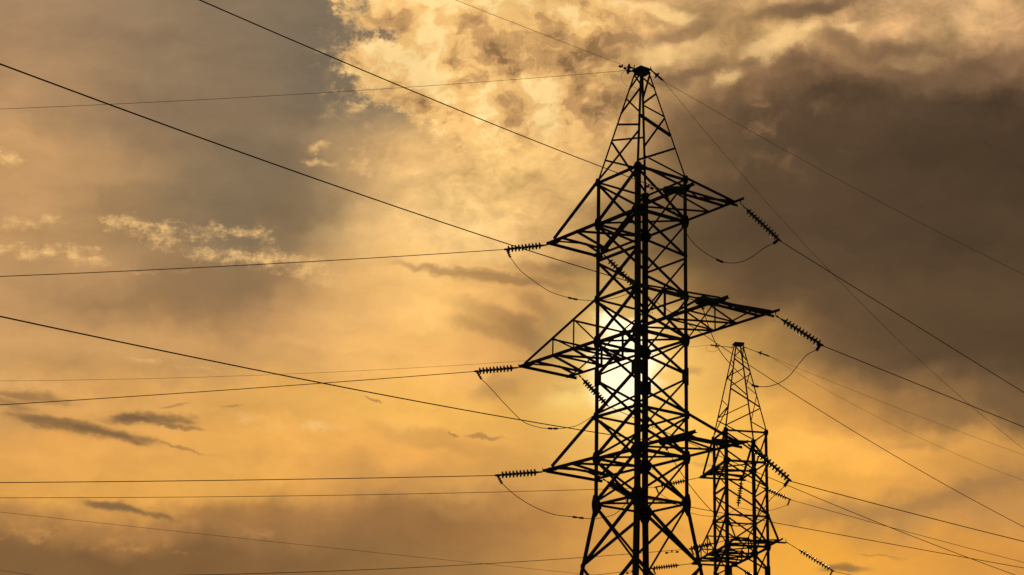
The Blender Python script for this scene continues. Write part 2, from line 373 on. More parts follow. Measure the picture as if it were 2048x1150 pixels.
# ------------------------------------------------------------------ mesh helpers
class MB:
    """collects pieces of one part"""
    def __init__(self): self.v, self.f = [], []

    def add(self, vs, fs):
        o = len(self.v); self.v += [tuple(p) for p in vs]; self.f += [tuple(i + o for i in q) for q in fs]

    def box8(self, p):
        self.add(p, [(0, 3, 2, 1), (4, 5, 6, 7), (0, 1, 5, 4), (1, 2, 6, 5), (2, 3, 7, 6), (3, 0, 4, 7)])

    def bar(self, a, b, w, h, side, up):
        """rectangular bar from a to b spanning w along side and h along up, side/up measured from the line"""
        a, b = Vector(a), Vector(b)
        def ring(p): return [p, p + side * w, p + side * w + up * h, p + up * h]
        self.box8(ring(a) + ring(b))

    def angle(self, a, b, w, n1, n2, t=0.010):
        """L profile: corner on the line a-b, one flange along n1, the other along n2"""
        a, b = Vector(a), Vector(b); d = (b - a).normalized()
        n1 = (n1 - d * n1.dot(d)).normalized(); n2 = n2 - d * n2.dot(d); n2 = (n2 - n1 * n2.dot(n1)).normalized()
        def ring(p): return [p, p + n1 * w, p + n1 * w + n2 * t, p + n1 * t + n2 * t, p + n1 * t + n2 * w, p + n2 * w]
        r = ring(a) + ring(b)
        fs = [(i, (i + 1) % 6, 6 + (i + 1) % 6, 6 + i) for i in range(6)] + [(0, 5, 4, 3), (0, 3, 2, 1), (6, 9, 10, 11), (6, 7, 8, 9)]
        self.add(r, fs)

    def plate(self, pts, n, t=0.012):
        k = len(pts); lo = [Vector(p) for p in pts]; hi = [p + n * t for p in lo]
        self.add(lo + hi, [tuple(range(k))[::-1], tuple(range(k, 2 * k))] + [(i, (i + 1) % k, k + (i + 1) % k, k + i) for i in range(k)])

    def lathe(self, a, d, prof, seg=12):
        """prof: (distance along d, radius)"""
        a, d = Vector(a), Vector(d).normalized()
        u = d.orthogonal().normalized(); w = d.cross(u)
        vs, fs = [], []
        for x, r in prof:
            for i in range(seg):
                t = 2 * math.pi * i / seg
                vs.append(a + d * x + (u * math.cos(t) + w * math.sin(t)) * r)
        for j in range(len(prof) - 1):
            for i in range(seg):
                fs.append((j * seg + i, j * seg + (i + 1) % seg, (j + 1) * seg + (i + 1) % seg, (j + 1) * seg + i))
        fs.append(tuple(range(seg))[::-1]); fs.append(tuple(range((len(prof) - 1) * seg, len(prof) * seg)))
        self.add(vs, fs)

    def tube(self, pts, r, seg=6):
        pts = [Vector(p) for p in pts]; vs, fs = [], []
        u = None
        for i, p in enumerate(pts):
            d = (pts[min(i + 1, len(pts) - 1)] - pts[max(i - 1, 0)]).normalized()
            u = d.orthogonal().normalized() if u is None else (u - d * u.dot(d)).normalized()
            w = d.cross(u)
            for k in range(seg):
                t = 2 * math.pi * k / seg
                vs.append(p + (u * math.cos(t) + w * math.sin(t)) * r)
        for j in range(len(pts) - 1):
            for i in range(seg):
                fs.append((j * seg + i, j * seg + (i + 1) % seg, (j + 1) * seg + (i + 1) % seg, (j + 1) * seg + i))
        fs.append(tuple(range(seg))[::-1]); fs.append(tuple(range((len(pts) - 1) * seg, len(pts) * seg)))
        self.add(vs, fs)

    def build(self, name, mat, parent=None, origin=None):
        o_ = Vector(origin) if origin is not None else (parent['_o'] if parent is not None and '_o' in parent else None)
        off = Vector(o_) if o_ is not None else Vector((0, 0, 0))
        me = bpy.data.meshes.new(name)
        me.from_pydata([tuple(Vector(p) - off) for p in self.v], [], self.f)
        me.materials.append(mat); me.update()
        ob = bpy.data.objects.new(name, me); C.objects.link(ob)
        if parent is not None: ob.parent = parent
        elif origin is not None: ob.location = off
        return ob


ORIG = {}


def thing(name, label, cat, loc, group=None):
    o = bpy.data.objects.new(name, None); C.objects.link(o); o.location = loc
    o.empty_display_size = 0.3
    o['label'] = label; o['category'] = cat
    if group: o['group'] = group
    ORIG[o.name] = Vector(loc)
    return o


def part(mb, name, mat, parent, root=None):
    """link the pieces as ONE child mesh; coordinates are given in world space"""
    root = root or parent
    ob = mb.build(name, mat)
    off = ORIG[root.name]
    ob.data.transform(Matrix.Translation(-off))
    ob.parent = parent
    return ob


UP = Vector((0, 0, 1))

# ------------------------------------------------------------------ ground
g = MB(); g.add([(-3000, -3000, 0), (3000, -3000, 0), (3000, 3000, 0), (-3000, 3000, 0)], [(0, 1, 2, 3)])
gr = g.build('ground', GRASS); gr['kind'] = 'structure'

# ------------------------------------------------------------------ lattice towers
HB = 1.53                      # half diagonal of the square shaft
LV = dict(T=24.93, L1B=23.42, M1=22.12, L2T=20.75, L2B=19.27, M2=18.03, L3T=16.73, L3B=15.32, B0=13.80)
ORDER = ['T', 'L1B', 'M1', 'L2T', 'L2B', 'M2', 'L3T', 'L3B', 'B0']
HS = 1.09                       # half side
LOW = [(13.80, 1.53), (11.80, 1.93), (9.3, 2.435), (6.2, 3.04), (2.9, 3.685), (0.0, 4.25)]


class Tower:
    def __init__(s, X, D, yaw, dz, label, group, top, cap):
        s.X, s.D, s.yaw, s.dz, s.top = X, D, yaw, dz, top
        s.root = thing('lattice_tower', label, 'power pylon', (X, D, 0), group)
        c = {k: Vector((math.cos(yaw + math.radians(a)), math.sin(yaw + math.radians(a)), 0)) for k, a in dict(R=0, F=90, L=180, N=270).items()}
        s.c = c
        s.s = (c['N'] - c['L']).normalized(); s.t = (c['F'] - c['L']).normalized()
        s.cap = cap

    def P(s, S, T, z): return Vector((s.X, s.D, z + s.dz)) + s.s * S + s.t * T

    def leg(s, k, z, h=HB): return Vector((s.X, s.D, max(z + s.dz, 0))) + s.c[k] * h

    def inw(s, k):
        """the two face directions running inwards from a leg"""
        S = 1 if k in 'NR' else -1; T = 1 if k in 'RF' else -1
        return -s.s * S, -s.t * T

    def shaft(s):
        low = [(z, h) for z, h in LOW]
        for k in 'LNRF':
            a, b = s.inw(k); m = MB()
            m.angle(s.leg(k, LV['B0']), s.leg(k, LV['T'] + 0.1), 0.15, a, b, 0.012)
            for (z0, h0), (z1, h1) in zip(low[:-1], low[1:]):
                if z0 + s.dz <= 0: continue
                m.angle(s.leg(k, z1, h1), s.leg(k, z0, h0), 0.15, a, b, 0.014)
            base = s.leg(k, -s.dz, 4.25)
            m.add([base + Vector((x * .35, y * .35, z)) for z in (0, 0.35) for x, y in ((-1, -1), (1, -1), (1, 1), (-1, 1))],
                  [(0, 3, 2, 1), (4, 5, 6, 7), (0, 1, 5, 4), (1, 2, 6, 5), (2, 3, 7, 6), (3, 0, 4, 7)])
            part(m, 'leg', STEEL, s.root)

    def brace(s, a, b, k1, k2, w=0.07, name='diagonal_brace', flip=False, off=0.0):
        """an angle between points on legs k1 and k2, lying in the face between them"""
        fn = (s.c[k1] + s.c[k2]).normalized()                       # outward normal of the face
        m = MB(); d = (b - a).normalized()
        up = fn.cross(d).normalized()
        o = fn * off - up * w * 0.5
        m.angle(a + o, b + o, w, up, -fn, 0.008)
        return part(m, name, STEEL, s.root)

    FACES = [('L', 'N'), ('N', 'R'), ('R', 'F'), ('F', 'L')]

    def bracing(s):
        full = lambda i, f: f in (('L', 'N'), ('R', 'F'))
        for i in range(len(ORDER) - 1):
            z1, z0 = LV[ORDER[i]], LV[ORDER[i + 1]]
            for (a, b) in s.FACES:
                e = 0.06
                w = 0.082 if (a, b) in (('L', 'N'), ('R', 'F')) else 0.066
                if full(i, (a, b)):
                    s.brace(s.leg(a, z0 + e), s.leg(b, z1 - e), a, b, w, off=0.012)
                    s.brace(s.leg(a, z1 - e), s.leg(b, z0 + e), a, b, w, off=-0.012)
                else:
                    # single diagonals, falling to the right seen along the N-R face; doubled lower down
                    hi, lo = (a, b) if (a, b) == ('N', 'R') else (b, a)
                    s.brace(s.leg(hi, z1 - e), s.leg(lo, z0 + e), a, b, w, off=-0.012)
                    if i >= 4:
                        s.brace(s.leg(lo, z1 - e), s.leg(hi, z0 + e), a, b, w, off=0.012)
        for z in ORDER:
            for (a, b) in s.FACES:
                if z in ('M1', 'M2') and (a, b) not in (('L', 'N'), ('R', 'F')): continue
                if z == 'M2': continue
                w = 0.10 if z in ('L1B', 'L2B', 'L3B') else 0.08
                s.brace(s.leg(a, LV[z]), s.leg(b, LV[z]), a, b, w, 'horizontal_brace', off=-0.02)
            if z in ('L1B', 'L2B', 'L3B', 'B0'):
                m = MB(); a, b = s.leg('L', LV[z]), s.leg('R', LV[z])
                m.angle(a, b, 0.07, s.c['N'], UP, 0.008); part(m, 'diaphragm_strut', STEEL, s.root)
        for (z1, h1), (z0, h0) in zip(LOW[:-1], LOW[1:]):
            if z1 + s.dz <= 0.5: continue
            for (a, b) in s.FACES:
                s.brace(s.leg(a, z0, h0), s.leg(b, z1, h1), a, b, 0.085, off=0.014)
                s.brace(s.leg(a, z1, h1), s.leg(b, z0, h0), a, b, 0.085, off=-0.014)
                if z0 < 10: s.brace(s.leg(a, z0, h0), s.leg(b, z0, h0), a, b, 0.07, 'horizontal_brace', off=-0.03)

    def gusset(s, k, z, r, faces=2, low=0.0, high=0.0, h=HB):
        """bolted plates on both faces at a leg joint"""
        a, b = s.inw(k); m = MB(); p = s.leg(k, z, h)
        for f, o in ((a, b), (b, a))[:faces]:
            n = -o * 0.004
            out = 0.35 * r
            pts = [p - f * out * 0.6 + UP * (-0.15 * r), p - f * out * 0.6 + UP * 0.2 * r, p - f * 0.02 + UP * (0.62 * r + high), p + f * 0.28 * r + UP * (0.62 * r + high),
                   p + f * 0.85 * r + UP * 0.18 * r, p + f * 0.85 * r - UP * 0.18 * r, p + f * 0.28 * r - UP * (0.62 * r + low), p - f * 0.02 - UP * (0.62 * r + low)]
            m.plate([q - o * 0.014 for q in pts], -o, 0.010)
            for q in range(7):                                      # bolt heads
                bp = p + f * (0.10 + 0.11 * (q % 3)) + UP * (0.09 * (q // 3) - 0.09)
                m.lathe(bp - o * 0.024, -o, [(0, 0.018), (0.02, 0.018)], 6)
        part(m, 'gusset_plate', STEEL, s.root)

    def rect_plate(s, k, z, w, hh):
        a, b = s.inw(k); m = MB(); p = s.leg(k, z)
        for f, o in ((a, b), (b, a)):
            pts = [p - f * 0.01 - UP * hh, p + f * w - UP * (hh - 0.12), p + f * w + UP * (hh - 0.12), p - f * 0.01 + UP * hh]
            m.plate([q - o * 0.014 for q in pts], -o, 0.010)
        part(m, 'gusset_plate', STEEL, s.root)

    def gussets(s):
        for z in ('L1B', 'L2B', 'L3B'):
            for k in 'LNRF': s.gusset(k, LV[z], 0.34)
        for z in ('T', 'L2T', 'L3T'):
            for k in 'LNRF': s.gusset(k, LV[z], 0.22)
        for k in 'LNRF':
            s.rect_plate(k, LV['M2'], 0.27, 0.30)
            s.gusset(k, LV['B0'], 0.38, low=0.16, high=0.08)

    def crossarm(s, side, zb, zt, L, tipx, mid, longarm, beam=(1.14, 1.22), nodes=()):
        """side +1: towards N/R, -1: towards L/F. Mirrored through the shaft axis, as the arms are built"""
        m = MB(); Zb, Zt = LV[zb], LV[zt]
        root = s.root
        def P(S, T, z): return s.P(side * S, T, z)
        e_s, e_t = s.s * side, s.t
        ch = MB(); w = 0.09
        # two bottom chords, sticking out past the end beam
        ch.angle(P(1.0, -HS, Zb), P(tipx, -HS, Zb), w, e_t * 1, UP, 0.010)
        a_ob = part(ch, 'crossarm', STEEL, root)
        ch = MB(); ch.angle(P(1.0, HS, Zb), P(tipx, HS, Zb), w, -e_t, UP, 0.010); part(ch, 'chord', STEEL, a_ob, root)
        # end beam: a pair of channels
        bm = MB()
        bm.angle(P(L + 0.03, -beam[0] - 0.06, Zb - 0.012), P(L + 0.03, beam[1], Zb - 0.012), 0.085, -e_s, -UP, 0.010)
        for T in (-HS, HS):
            f = 1 if T > 0 else -1
            bm.plate([P(L - 0.38, T + f * 0.03, Zb + 0.014), P(L + 0.26, T + f * 0.03, Zb + 0.014), P(L + 0.26, T - f * 0.10, Zb + 0.014), P(L - 0.05, T - f * 0.26, Zb + 0.014), P(L - 0.38, T - f * 0.12, Zb + 0.014)], UP, 0.012)
        part(bm, 'end_beam', STEEL, a_ob, root)
        # plan bracing
        def st(S0, T0, S1, T1, w=0.07, z=Zb + 0.02):
            k = MB(); a, b = P(S0, T0, z), P(S1, T1, z); d = (b - a).normalized(); sd = UP.cross(d)
            k.angle(a - sd * w * 0.5, b - sd * w * 0.5, w, sd, UP, 0.008); part(k, 'strut', STEEL, a_ob, root)
        i = L - 0.5
        st(i, -HS, i, HS, 0.07)
        st(i, 0.0, L, -HS, 0.06, Zb + 0.05); st(i, 0.0, L, HS, 0.06, Zb + 0.05)
        # the shaft side: diagonal from the middle node of the outer chord to shaft corner and end corner
        for j, mm in enumerate(mid):
            T = -HS if side < 0 else HS
            prev = HS if j == 0 else mid[j - 1]
            st(mm, T, prev, -T, 0.07)
            nxt = i if j == len(mid) - 1 else mid[j + 1]
            st(mm, T, nxt, -T, 0.07)
            if longarm: st(mm, T, mm, -T, 0.06, Zb + 0.05)
        # ties down from the shaft
        for T in (-HS, HS):
            t = MB()
            inn = -e_t if T > 0 else e_t
            if not longarm:
                t.angle(P(HS, T, Zt), P(L - 0.12, T, Zb + 0.10), 0.12 if (side < 0 and T > 0) else 0.08, inn, UP, 0.009)
            else:
                t.angle(P(HS, T, Zt), P(L + 0.05, T, Zb + 0.06), 0.06, inn, UP, 0.009)
            part(t, 'tie', STEEL, a_ob, root)
            if longarm:
                ln = L + 0.05 - HS
                for j, S in enumerate(nodes):
                    z = Zt + (Zb + 0.06 - Zt) * (S - HS) / ln
                    k = MB(); k.angle(P(S, T, Zb), P(S, T, z), 0.06, inn, -e_s, 0.007); part(k, 'post', STEEL, a_ob, root)
                    S0 = HS if j == 0 else nodes[j - 1]
                    k = MB(); k.angle(P(S0, T, Zb + 0.03), P(S, T, z), 0.055, inn, UP, 0.007); part(k, 'strut', STEEL, a_ob, root)
        if longarm:
            ln = L + 0.05 - HS
            for S in nodes:
                z = Zt + (Zb + 0.06 - Zt) * (S - HS) / ln
                k = MB(); k.angle(P(S, -HS, z), P(S, HS, z), 0.055, -e_s, -UP, 0.007); part(k, 'strut', STEEL, a_ob, root)
        return a_ob

    def peak(s, members, hcap=0.27):
        zt, z1 = LV['T'], s.top
        def lp(k, f): return s.leg(k, zt + (z1 - zt) * f, HB + (hcap - HB) * f)
        for k in 'LNRF':
            a, b = s.inw(k); m = MB()
            m.angle(lp(k, -0.01), lp(k, 1.0), 0.058, a, b, 0.009); part(m, 'peak_leg', STEEL, s.root)
        for (k1, f1, k2, f2, w) in members:
            if k1 + k2 in ('LR', 'RL', 'NF', 'FN'):
                m = MB(); m.angle(lp(k1, f1), lp(k2, f2), w, s.c['L'], s.c['N'], 0.008); part(m, 'peak_brace', STEEL, s.root)
            else:
                s.brace(lp(k1, f1), lp(k2, f2), k1, k2, w, 'peak_brace')
        m = MB(); z = z1 + s.dz; cx = Vector((s.X, s.D, 0)); s1, t1 = s.s, s.t
        def ring(h, zz): return [cx + s1 * h * a + t1 * h * b + UP * zz for a, b in ((-1, -1), (1, -1), (1, 1), (-1, 1))]
        r = hcap * 0.72
        m.box8(ring(r, z - 0.05) + ring(r, z + 0.14 * s.cap))
        m.box8(ring(r * 1.28, z + 0.14 * s.cap + 0.003) + ring(r * 1.28, z + 0.14 * s.cap + 0.035))
        for sg in (-1, 1):
            m.bar(cx - t1 * 0.26 + s1 * r * 0.6 * sg + UP * (z - 0.02), cx + t1 * 0.26 + s1 * r * 0.6 * sg + UP * (z - 0.02), 0.05, 0.07, s1, UP)
        part(m, 'peak_cap', STEEL, s.root)


t1 = Tower(4.325, 61.45269, -0.158, 0.0, 'large near-black lattice pylon with six crossarms standing in front of the low sun', 'lattice pylons of the power line', 28.92, 0.75)
t1.shaft(); t1.bracing(); t1.gussets()
t1.peak([('L', .77, 'N', .55, .06), ('L', .63, 'N', .82, .05), ('L', .53, 'N', .42, .06), ('L', .38, 'F', .49, .055), ('N', .36, 'L', .01, .085), ('L', .37, 'F', .03, .055),
         ('L', .85, 'N', .98, .045), ('N', .84, 'L', .99, .045), ('F', .99, 'R', .85, .06), ('F', .80, 'R', .98, .05), ('F', .77, 'R', .80, .05), ('F', .76, 'R', .58, .055),
         ('N', .53, 'R', .41, .085), ('F', .41, 'R', .57, .05), ('N', .05, 'R', .29, .075), ('F', .34, 'R', .02, .06), ('L', .20, 'F', .22, .05), ('N', .20, 'F', .10, .0001)][:-1])
t1.crossarm(-1, 'L1B', 'T', 3.58, 3.88, (2.2,), False)
t1.crossarm(1, 'L1B', 'T', 3.40, 3.88, (2.2,), False)
t1.crossarm(-1, 'L2B', 'L2T', 5.0, 5.36, (2.35, 3.45), True, nodes=(2.30, 3.45))
t1.crossarm(1, 'L2B', 'L2T', 5.0, 5.42, (2.35, 3.45), True, nodes=(2.45, 4.35))
t1.crossarm(-1, 'L3B', 'L3T', 3.50, 3.86, (2.35,), False)
t1.crossarm(1, 'L3B', 'L3T', 3.45, 3.88, (2.35,), False)

t2 = Tower(11.4544, 93.4293, -0.607258, -1.235, 'smaller dark lattice pylon farther away, to the right of the large one', 'lattice pylons of the power line', 29.62, 0.3)
t2.shaft(); t2.bracing(); t2.gussets()
t2.peak([('N', .83, 'R', .69, .055), ('F', .77, 'L', .66, .05), ('R', .66, 'N', .50, .05), ('N', .48, 'R', .28, .06), ('F', .40, 'L', .22, .045), ('R', .27, 'N', .05, .06),
         ('F', .21, 'R', .02, .055), ('L', .20, 'F', .02, .045), ('L', .42, 'N', .27, .045), ('N', .27, 'L', .03, .055), ('L', .66, 'F', .48, .045), ('R', .69, 'F', .58, .045), ('F', .58, 'R', .42, .04),
         ('R', .42, 'F', .21, .04), ('L', .62, 'N', .70, .045), ('L', .86, 'N', .76, .045), ('N', .97, 'R', .80, .045), ('R', .97, 'N', .84, .045), ('L', .22, 'N', .27, .045), ('F', .85, 'R', .97, .045)])
t2.crossarm(-1, 'L1B', 'T', 3.0, 3.30, (2.1,), False)
t2.crossarm(-1, 'L2B', 'L2T', 4.55, 4.85, (2.3, 3.4), True, nodes=(2.25, 3.40))
t2.crossarm(1, 'L2B', 'L2T', 2.6, 3.15, (1.8,), False, beam=(1.12, 1.40))
m = MB(); m.angle(t2.P(1.05, 1.05, LV['L2T'] - .03), t2.P(2.6, -1.05, LV['L2B'] + .04), 0.085, -t2.t, UP, 0.009); part(m, 'tie', STEEL, t2.root)

# ------------------------------------------------------------------ insulator strings, conductors, jumpers
STRINGS = {
    'A1': ((1.197, 63.977, 23.42), (-0.308, 63.572, 23.079)),  # az -165 L 1.60
    'A2': ((0.294, 65.138, 19.27), (-1.251, 64.671, 18.965)),  # az -163 L 1.64
    'A3': ((1.174, 63.924, 15.32), (-0.443, 63.436, 15.054)),  # az -163 L 1.71
    'B1': ((3.231, 64.921, 23.42), (4.463, 65.71, 22.445)),  # az 33 L 1.76
    'B2': ((2.427, 65.944, 19.27), (3.504, 66.62, 18.332)),  # az 32 L 1.58
    'B3': ((3.26, 64.88, 15.32), (4.267, 65.65, 14.912)),  # az 37 L 1.33
    'C1': ((5.449, 57.944, 23.33), (4.676, 56.512, 22.772)),  # az -118 L 1.72
    'C2': ((6.388, 56.649, 19.18), (5.519, 55.219, 18.781)),  # az -121 L 1.72
    'C3': ((5.507, 57.863, 15.23), (4.511, 56.554, 14.729)),  # az -127 L 1.72
    'D1': ((7.392, 59.131, 23.33), (8.791, 59.885, 22.326)),  # az 28 L 1.88
    'D2': ((8.284, 57.9, 19.18), (9.849, 58.457, 18.384)),  # az 20 L 1.84
    'D3': ((7.498, 59.121, 15.32), (8.932, 59.714, 14.286)),  # az 22 L 1.86
    'PA': ((4.075, 61.457, 28.96), (3.773, 61.367, 28.966)),  # az -164 L 0.32
    'PC': ((4.064, 61.387, 29.06), (3.838, 61.314, 29.076)),  # az -162 L 0.24
    'PD': ((4.623, 61.298, 28.98), (5.087, 61.588, 28.7)),  # az 32 L 0.62
    'TA1': ((9.785, 96.38, 22.185), (7.394, 95.915, 21.51)),  # az -169 L 2.53
    'TB1': ((12.037, 96.684, 22.185), (14.54, 97.344, 21.318)),  # az 15 L 2.73
    'TA2': ((9.51, 97.906, 18.035), (7.357, 97.438, 17.657)),  # az -168 L 2.24
    'TB2': ((11.722, 98.151, 18.035), (13.283, 98.664, 17.144)),  # az 18 L 1.87
    'TC2': ((10.734, 90.658, 18.035), (8.604, 90.267, 17.436)),  # az -170 L 2.25
    'TD2': ((13.293, 91.119, 18.035), (15.663, 91.788, 16.779)),  # az 16 L 2.76
    'TV': ((11.907, 96.559, 22.185), (11.684, 96.412, 20.734)),  # az -147 L 1.48
    'TPA': ((11.182, 93.533, 28.265), (10.009, 93.266, 28.296)),  # az -167 L 1.20
    'TPD': ((11.718, 93.375, 28.265), (13.082, 93.753, 27.904)),  # az 15 L 1.46
    'X1': ((10.468, 93.0, 16.061), (10.468, 93.0, 16.061)),  # az 0 L 0.00
    'X2': ((-16.69, 70.0, 12.348), (-16.69, 70.0, 12.348)),  # az 0 L 0.00
}
WIRES = [
    ('X1', -150, -0.01603, 0.00015, 106.9),  # err 0.088 reach 35.2 span 107
    ('X2', -150, 0.03094, 0.00015, 60.0),  # err 0.000 reach 1.7 span -206
    ('A1', -160, -0.20628, 0.00090, 150.0),  # err 0.007 reach 16.8 span 228
    ('A2', -160, -0.19250, 0.00060, 150.0),  # err 0.009 reach 15.8 span 321
    ('A3', -160, -0.11567, 0.00049, 150.0),  # err 0.008 reach 16.0 span 238
    ('C1', -115, -0.21342, 0.00068, 150.0),  # err 0.012 reach 25.4 span 313
    ('C2', -115, -0.19502, 0.00075, 150.0),  # err 0.029 reach 31.5 span 260
    ('C3', -115, -0.16690, 0.00056, 150.0),  # err 0.008 reach 29.9 span 296
    ('D1', 32, -0.31237, 0.00015, 150.0),  # err 0.022 reach 10.9 span 2082
    ('D2', 32, -0.15333, 0.00015, 150.0),  # err 0.008 reach 8.8 span 1022
    ('D3', 32, -0.08218, 0.00094, 87.0),  # err 0.002 reach 10.2 span 87
    ('B1', 36, -0.36379, 0.00351, 103.7),  # err 0.079 reach 20.5 span 104
    ('B2', 36, -0.20169, 0.00166, 121.8),  # err 0.001 reach 21.6 span 122
    ('B3', 36, -0.00946, 0.00015, 63.0),  # err 0.050 reach 20.7 span 63
    ('PA', -160, -0.26080, 0.00117, 150.0),  # err 0.006 reach 20.7 span 223
    ('PC', -115, -0.26405, 0.00027, 150.0),  # err 0.011 reach 13.2 span 965
    ('PD', 32, -0.25809, 0.00240, 107.7),  # err 0.025 reach 17.3 span 108
    ('PD_2', 42, -0.61167, 0.00757, 80.8),  # err 0.198 reach 21.0 span 81
    ('TA1', -165, -0.10731, 0.00053, 150.0),  # err 0.044 reach 31.8 span 204
    ('TA2', -165, -0.17606, 0.00015, 150.0),  # err 0.000 reach 2.7 span 1174
    ('TB1', 25, -0.13631, 0.00070, 150.0),  # err 0.010 reach 14.8 span 194
    ('TC2', -165, -0.14957, 0.00144, 104.1),  # err 0.069 reach 22.1 span 104
    ('TD2', 25, -0.08932, 0.00015, 150.0),  # err 0.000 reach 1.5 span 595
    ('TPA', -165, -0.19180, 0.00136, 141.1),  # err 0.015 reach 34.2 span 141
    ('TPD', 25, -0.23074, 0.00163, 142.0),  # err 0.033 reach 15.8 span 142
    ('TPD_2', 32, -0.33181, 0.00583, 60.0),  # err 0.096 reach 17.7 span 57
]
JUMPERS = {
    'JT': ('TA1', 'TB1', [(7.599, 95.956, 21.293), (8.342, 96.105, 20.828), (9.317, 96.3, 20.326), (10.477, 96.532, 20.217), (11.178, 96.672, 20.388), (11.728, 96.782, 20.73), (12.352, 96.907, 20.666), (13.135, 97.063, 20.662), (13.793, 97.195, 20.832), (14.378, 97.312, 21.153)]),
    'J1': ('A1', 'B1', [(-0.093, 63.668, 22.841), (0.264, 63.828, 22.427), (0.708, 64.027, 22.136), (1.33, 64.306, 21.818), (2.041, 64.624, 21.696), (2.488, 64.825, 21.695), (3.027, 65.066, 21.764), (3.659, 65.35, 21.959), (4.207, 65.595, 22.197)]),
    'J2': ('A2', 'B2', [(-1.039, 64.758, 18.796), (-0.685, 64.903, 18.466), (-0.152, 65.122, 17.944), (0.469, 65.377, 17.414), (0.998, 65.593, 17.264), (1.438, 65.774, 17.264), (1.968, 65.991, 17.346), (2.501, 66.209, 17.554), (3.037, 66.429, 17.837)]),
    'J3': ('A3', 'B3', [(-0.204, 63.548, 14.828), (0.257, 63.765, 14.475), (0.854, 64.046, 14.17), (1.537, 64.367, 13.975), (2.138, 64.649, 13.957), (2.743, 64.934, 13.957), (3.178, 65.138, 14.022), (3.703, 65.385, 14.22), (4.056, 65.551, 14.399)]),
    'J4': ('C1', 'D1', [(4.958, 56.744, 22.033), (5.462, 57.157, 21.528), (5.886, 57.505, 21.192), (6.402, 57.927, 21.03), (6.75, 58.212, 20.999), (7.192, 58.575, 21.129), (7.642, 58.944, 21.415), (8.194, 59.396, 21.938), (8.492, 59.64, 22.149)]),
    'J5': ('C2', 'D2', [(5.696, 55.351, 18.638), (5.966, 55.553, 17.969), (6.286, 55.792, 17.39), (6.773, 56.156, 16.94), (7.266, 56.525, 16.612), (7.516, 56.712, 16.558), (8.026, 57.093, 16.7), (8.548, 57.484, 17.069), (8.997, 57.82, 17.65), (9.269, 58.023, 17.971), (9.63, 58.293, 18.218)]),
    'J6': ('C3', 'D3', [(4.781, 56.747, 14.534), (5.26, 57.089, 13.853), (5.741, 57.433, 13.322), (6.146, 57.722, 12.959), (6.635, 58.072, 12.623), (7.134, 58.428, 12.593), (7.643, 58.792, 12.859), (8.169, 59.168, 13.57), (8.664, 59.522, 14.049)]),
}



def disc_string(key, label, group, n, link0, disc=0.1275, tail=None, tail_len=0.24, pitch=0.127, clamp=True, cat='insulator string', ):
    a, b = STRINGS[key]; a, b = Vector(a), Vector(b)
    d = (b - a); L = d.length; d.normalize()
    if pitch * n + link0 > L - 0.12: pitch = (L - 0.12 - link0) / n
    root = thing('insulator_string', label, cat, a, group)
    # shackle and link towards the crossarm
    m = MB()
    m.tube([a + UP * 0.13, a, a + d * link0], 0.016, 6)
    m.lathe(a + d * 0.03, d, [(0, 0.03), (0.07, 0.03)], 8)
    m.lathe(a + d * (link0 - 0.09), d, [(0, 0.022), (0.02, 0.034), (0.08, 0.034), (0.10, 0.02)], 8)
    part(m, 'link', DARK, root)
    k = disc / 0.1275
    for i in range(n):
        p = a + d * (link0 + i * pitch)
        cp = MB(); cp.lathe(p, d, [(0, 0.022 * k), (0.012, 0.044 * k), (0.060, 0.050 * k), (0.070, 0.052 * k)], 10)
        di = MB()
        di.lathe(p + d * 0.058, d, [(0.0, 0.048 * k), (0.004, 0.070 * k), (0.012, 0.105 * k), (0.022, disc * 0.98), (0.025, disc * 0.98), (0.022, 0.100 * k), (0.032, 0.088 * k), (0.020, 0.075 * k), (0.034, 0.060 * k), (0.022, 0.030), (0.069, 0.014)], 18)
        o = part(di, 'disc', GLASS, root)
        part(cp, 'cap', DARK, o, root)
        for q in o.data.polygons: q.use_smooth = True
    e0 = a + d * (link0 + n * pitch)
    m = MB()
    m.lathe(e0 - d * 0.01, d, [(0, 0.018), (0.02, 0.035), ((b - e0).length * 0.8, 0.040), ((b - e0).length + 0.02, 0.014)], 8)
    cl = part(m, 'tension_clamp', DARK, root)
    if tail is not None:                                       # bolted tail that takes the jumper
        tl = Vector(tail); s0 = b - d * 0.10; dd = (tl - s0).normalized()
        m = MB(); m.tube([s0, s0 + dd * tail_len], 0.030, 8)
        for i in range(4):
            p = s0 + dd * (tail_len * (0.25 + 0.25 * i)); sdv = dd.cross(UP).normalized(); up = dd.cross(sdv).normalized()
            for v in (sdv, up):
                m.bar(p - v * 0.055 - dd * 0.014, p + v * 0.055 - dd * 0.014, 0.028, 0.028, dd, v.cross(dd).normalized())
        part(m, 'clamp_bolts', DARK, cl, root)
    return root


LG = 'insulator strings at the crossarm ends'
J0 = {k: v for k, v in JUMPERS.items()}


def jstart(key):
    for k, (a, b, p) in JUMPERS.items():
        if a == key: return p[0]
        if b == key: return p[-1]
    return None


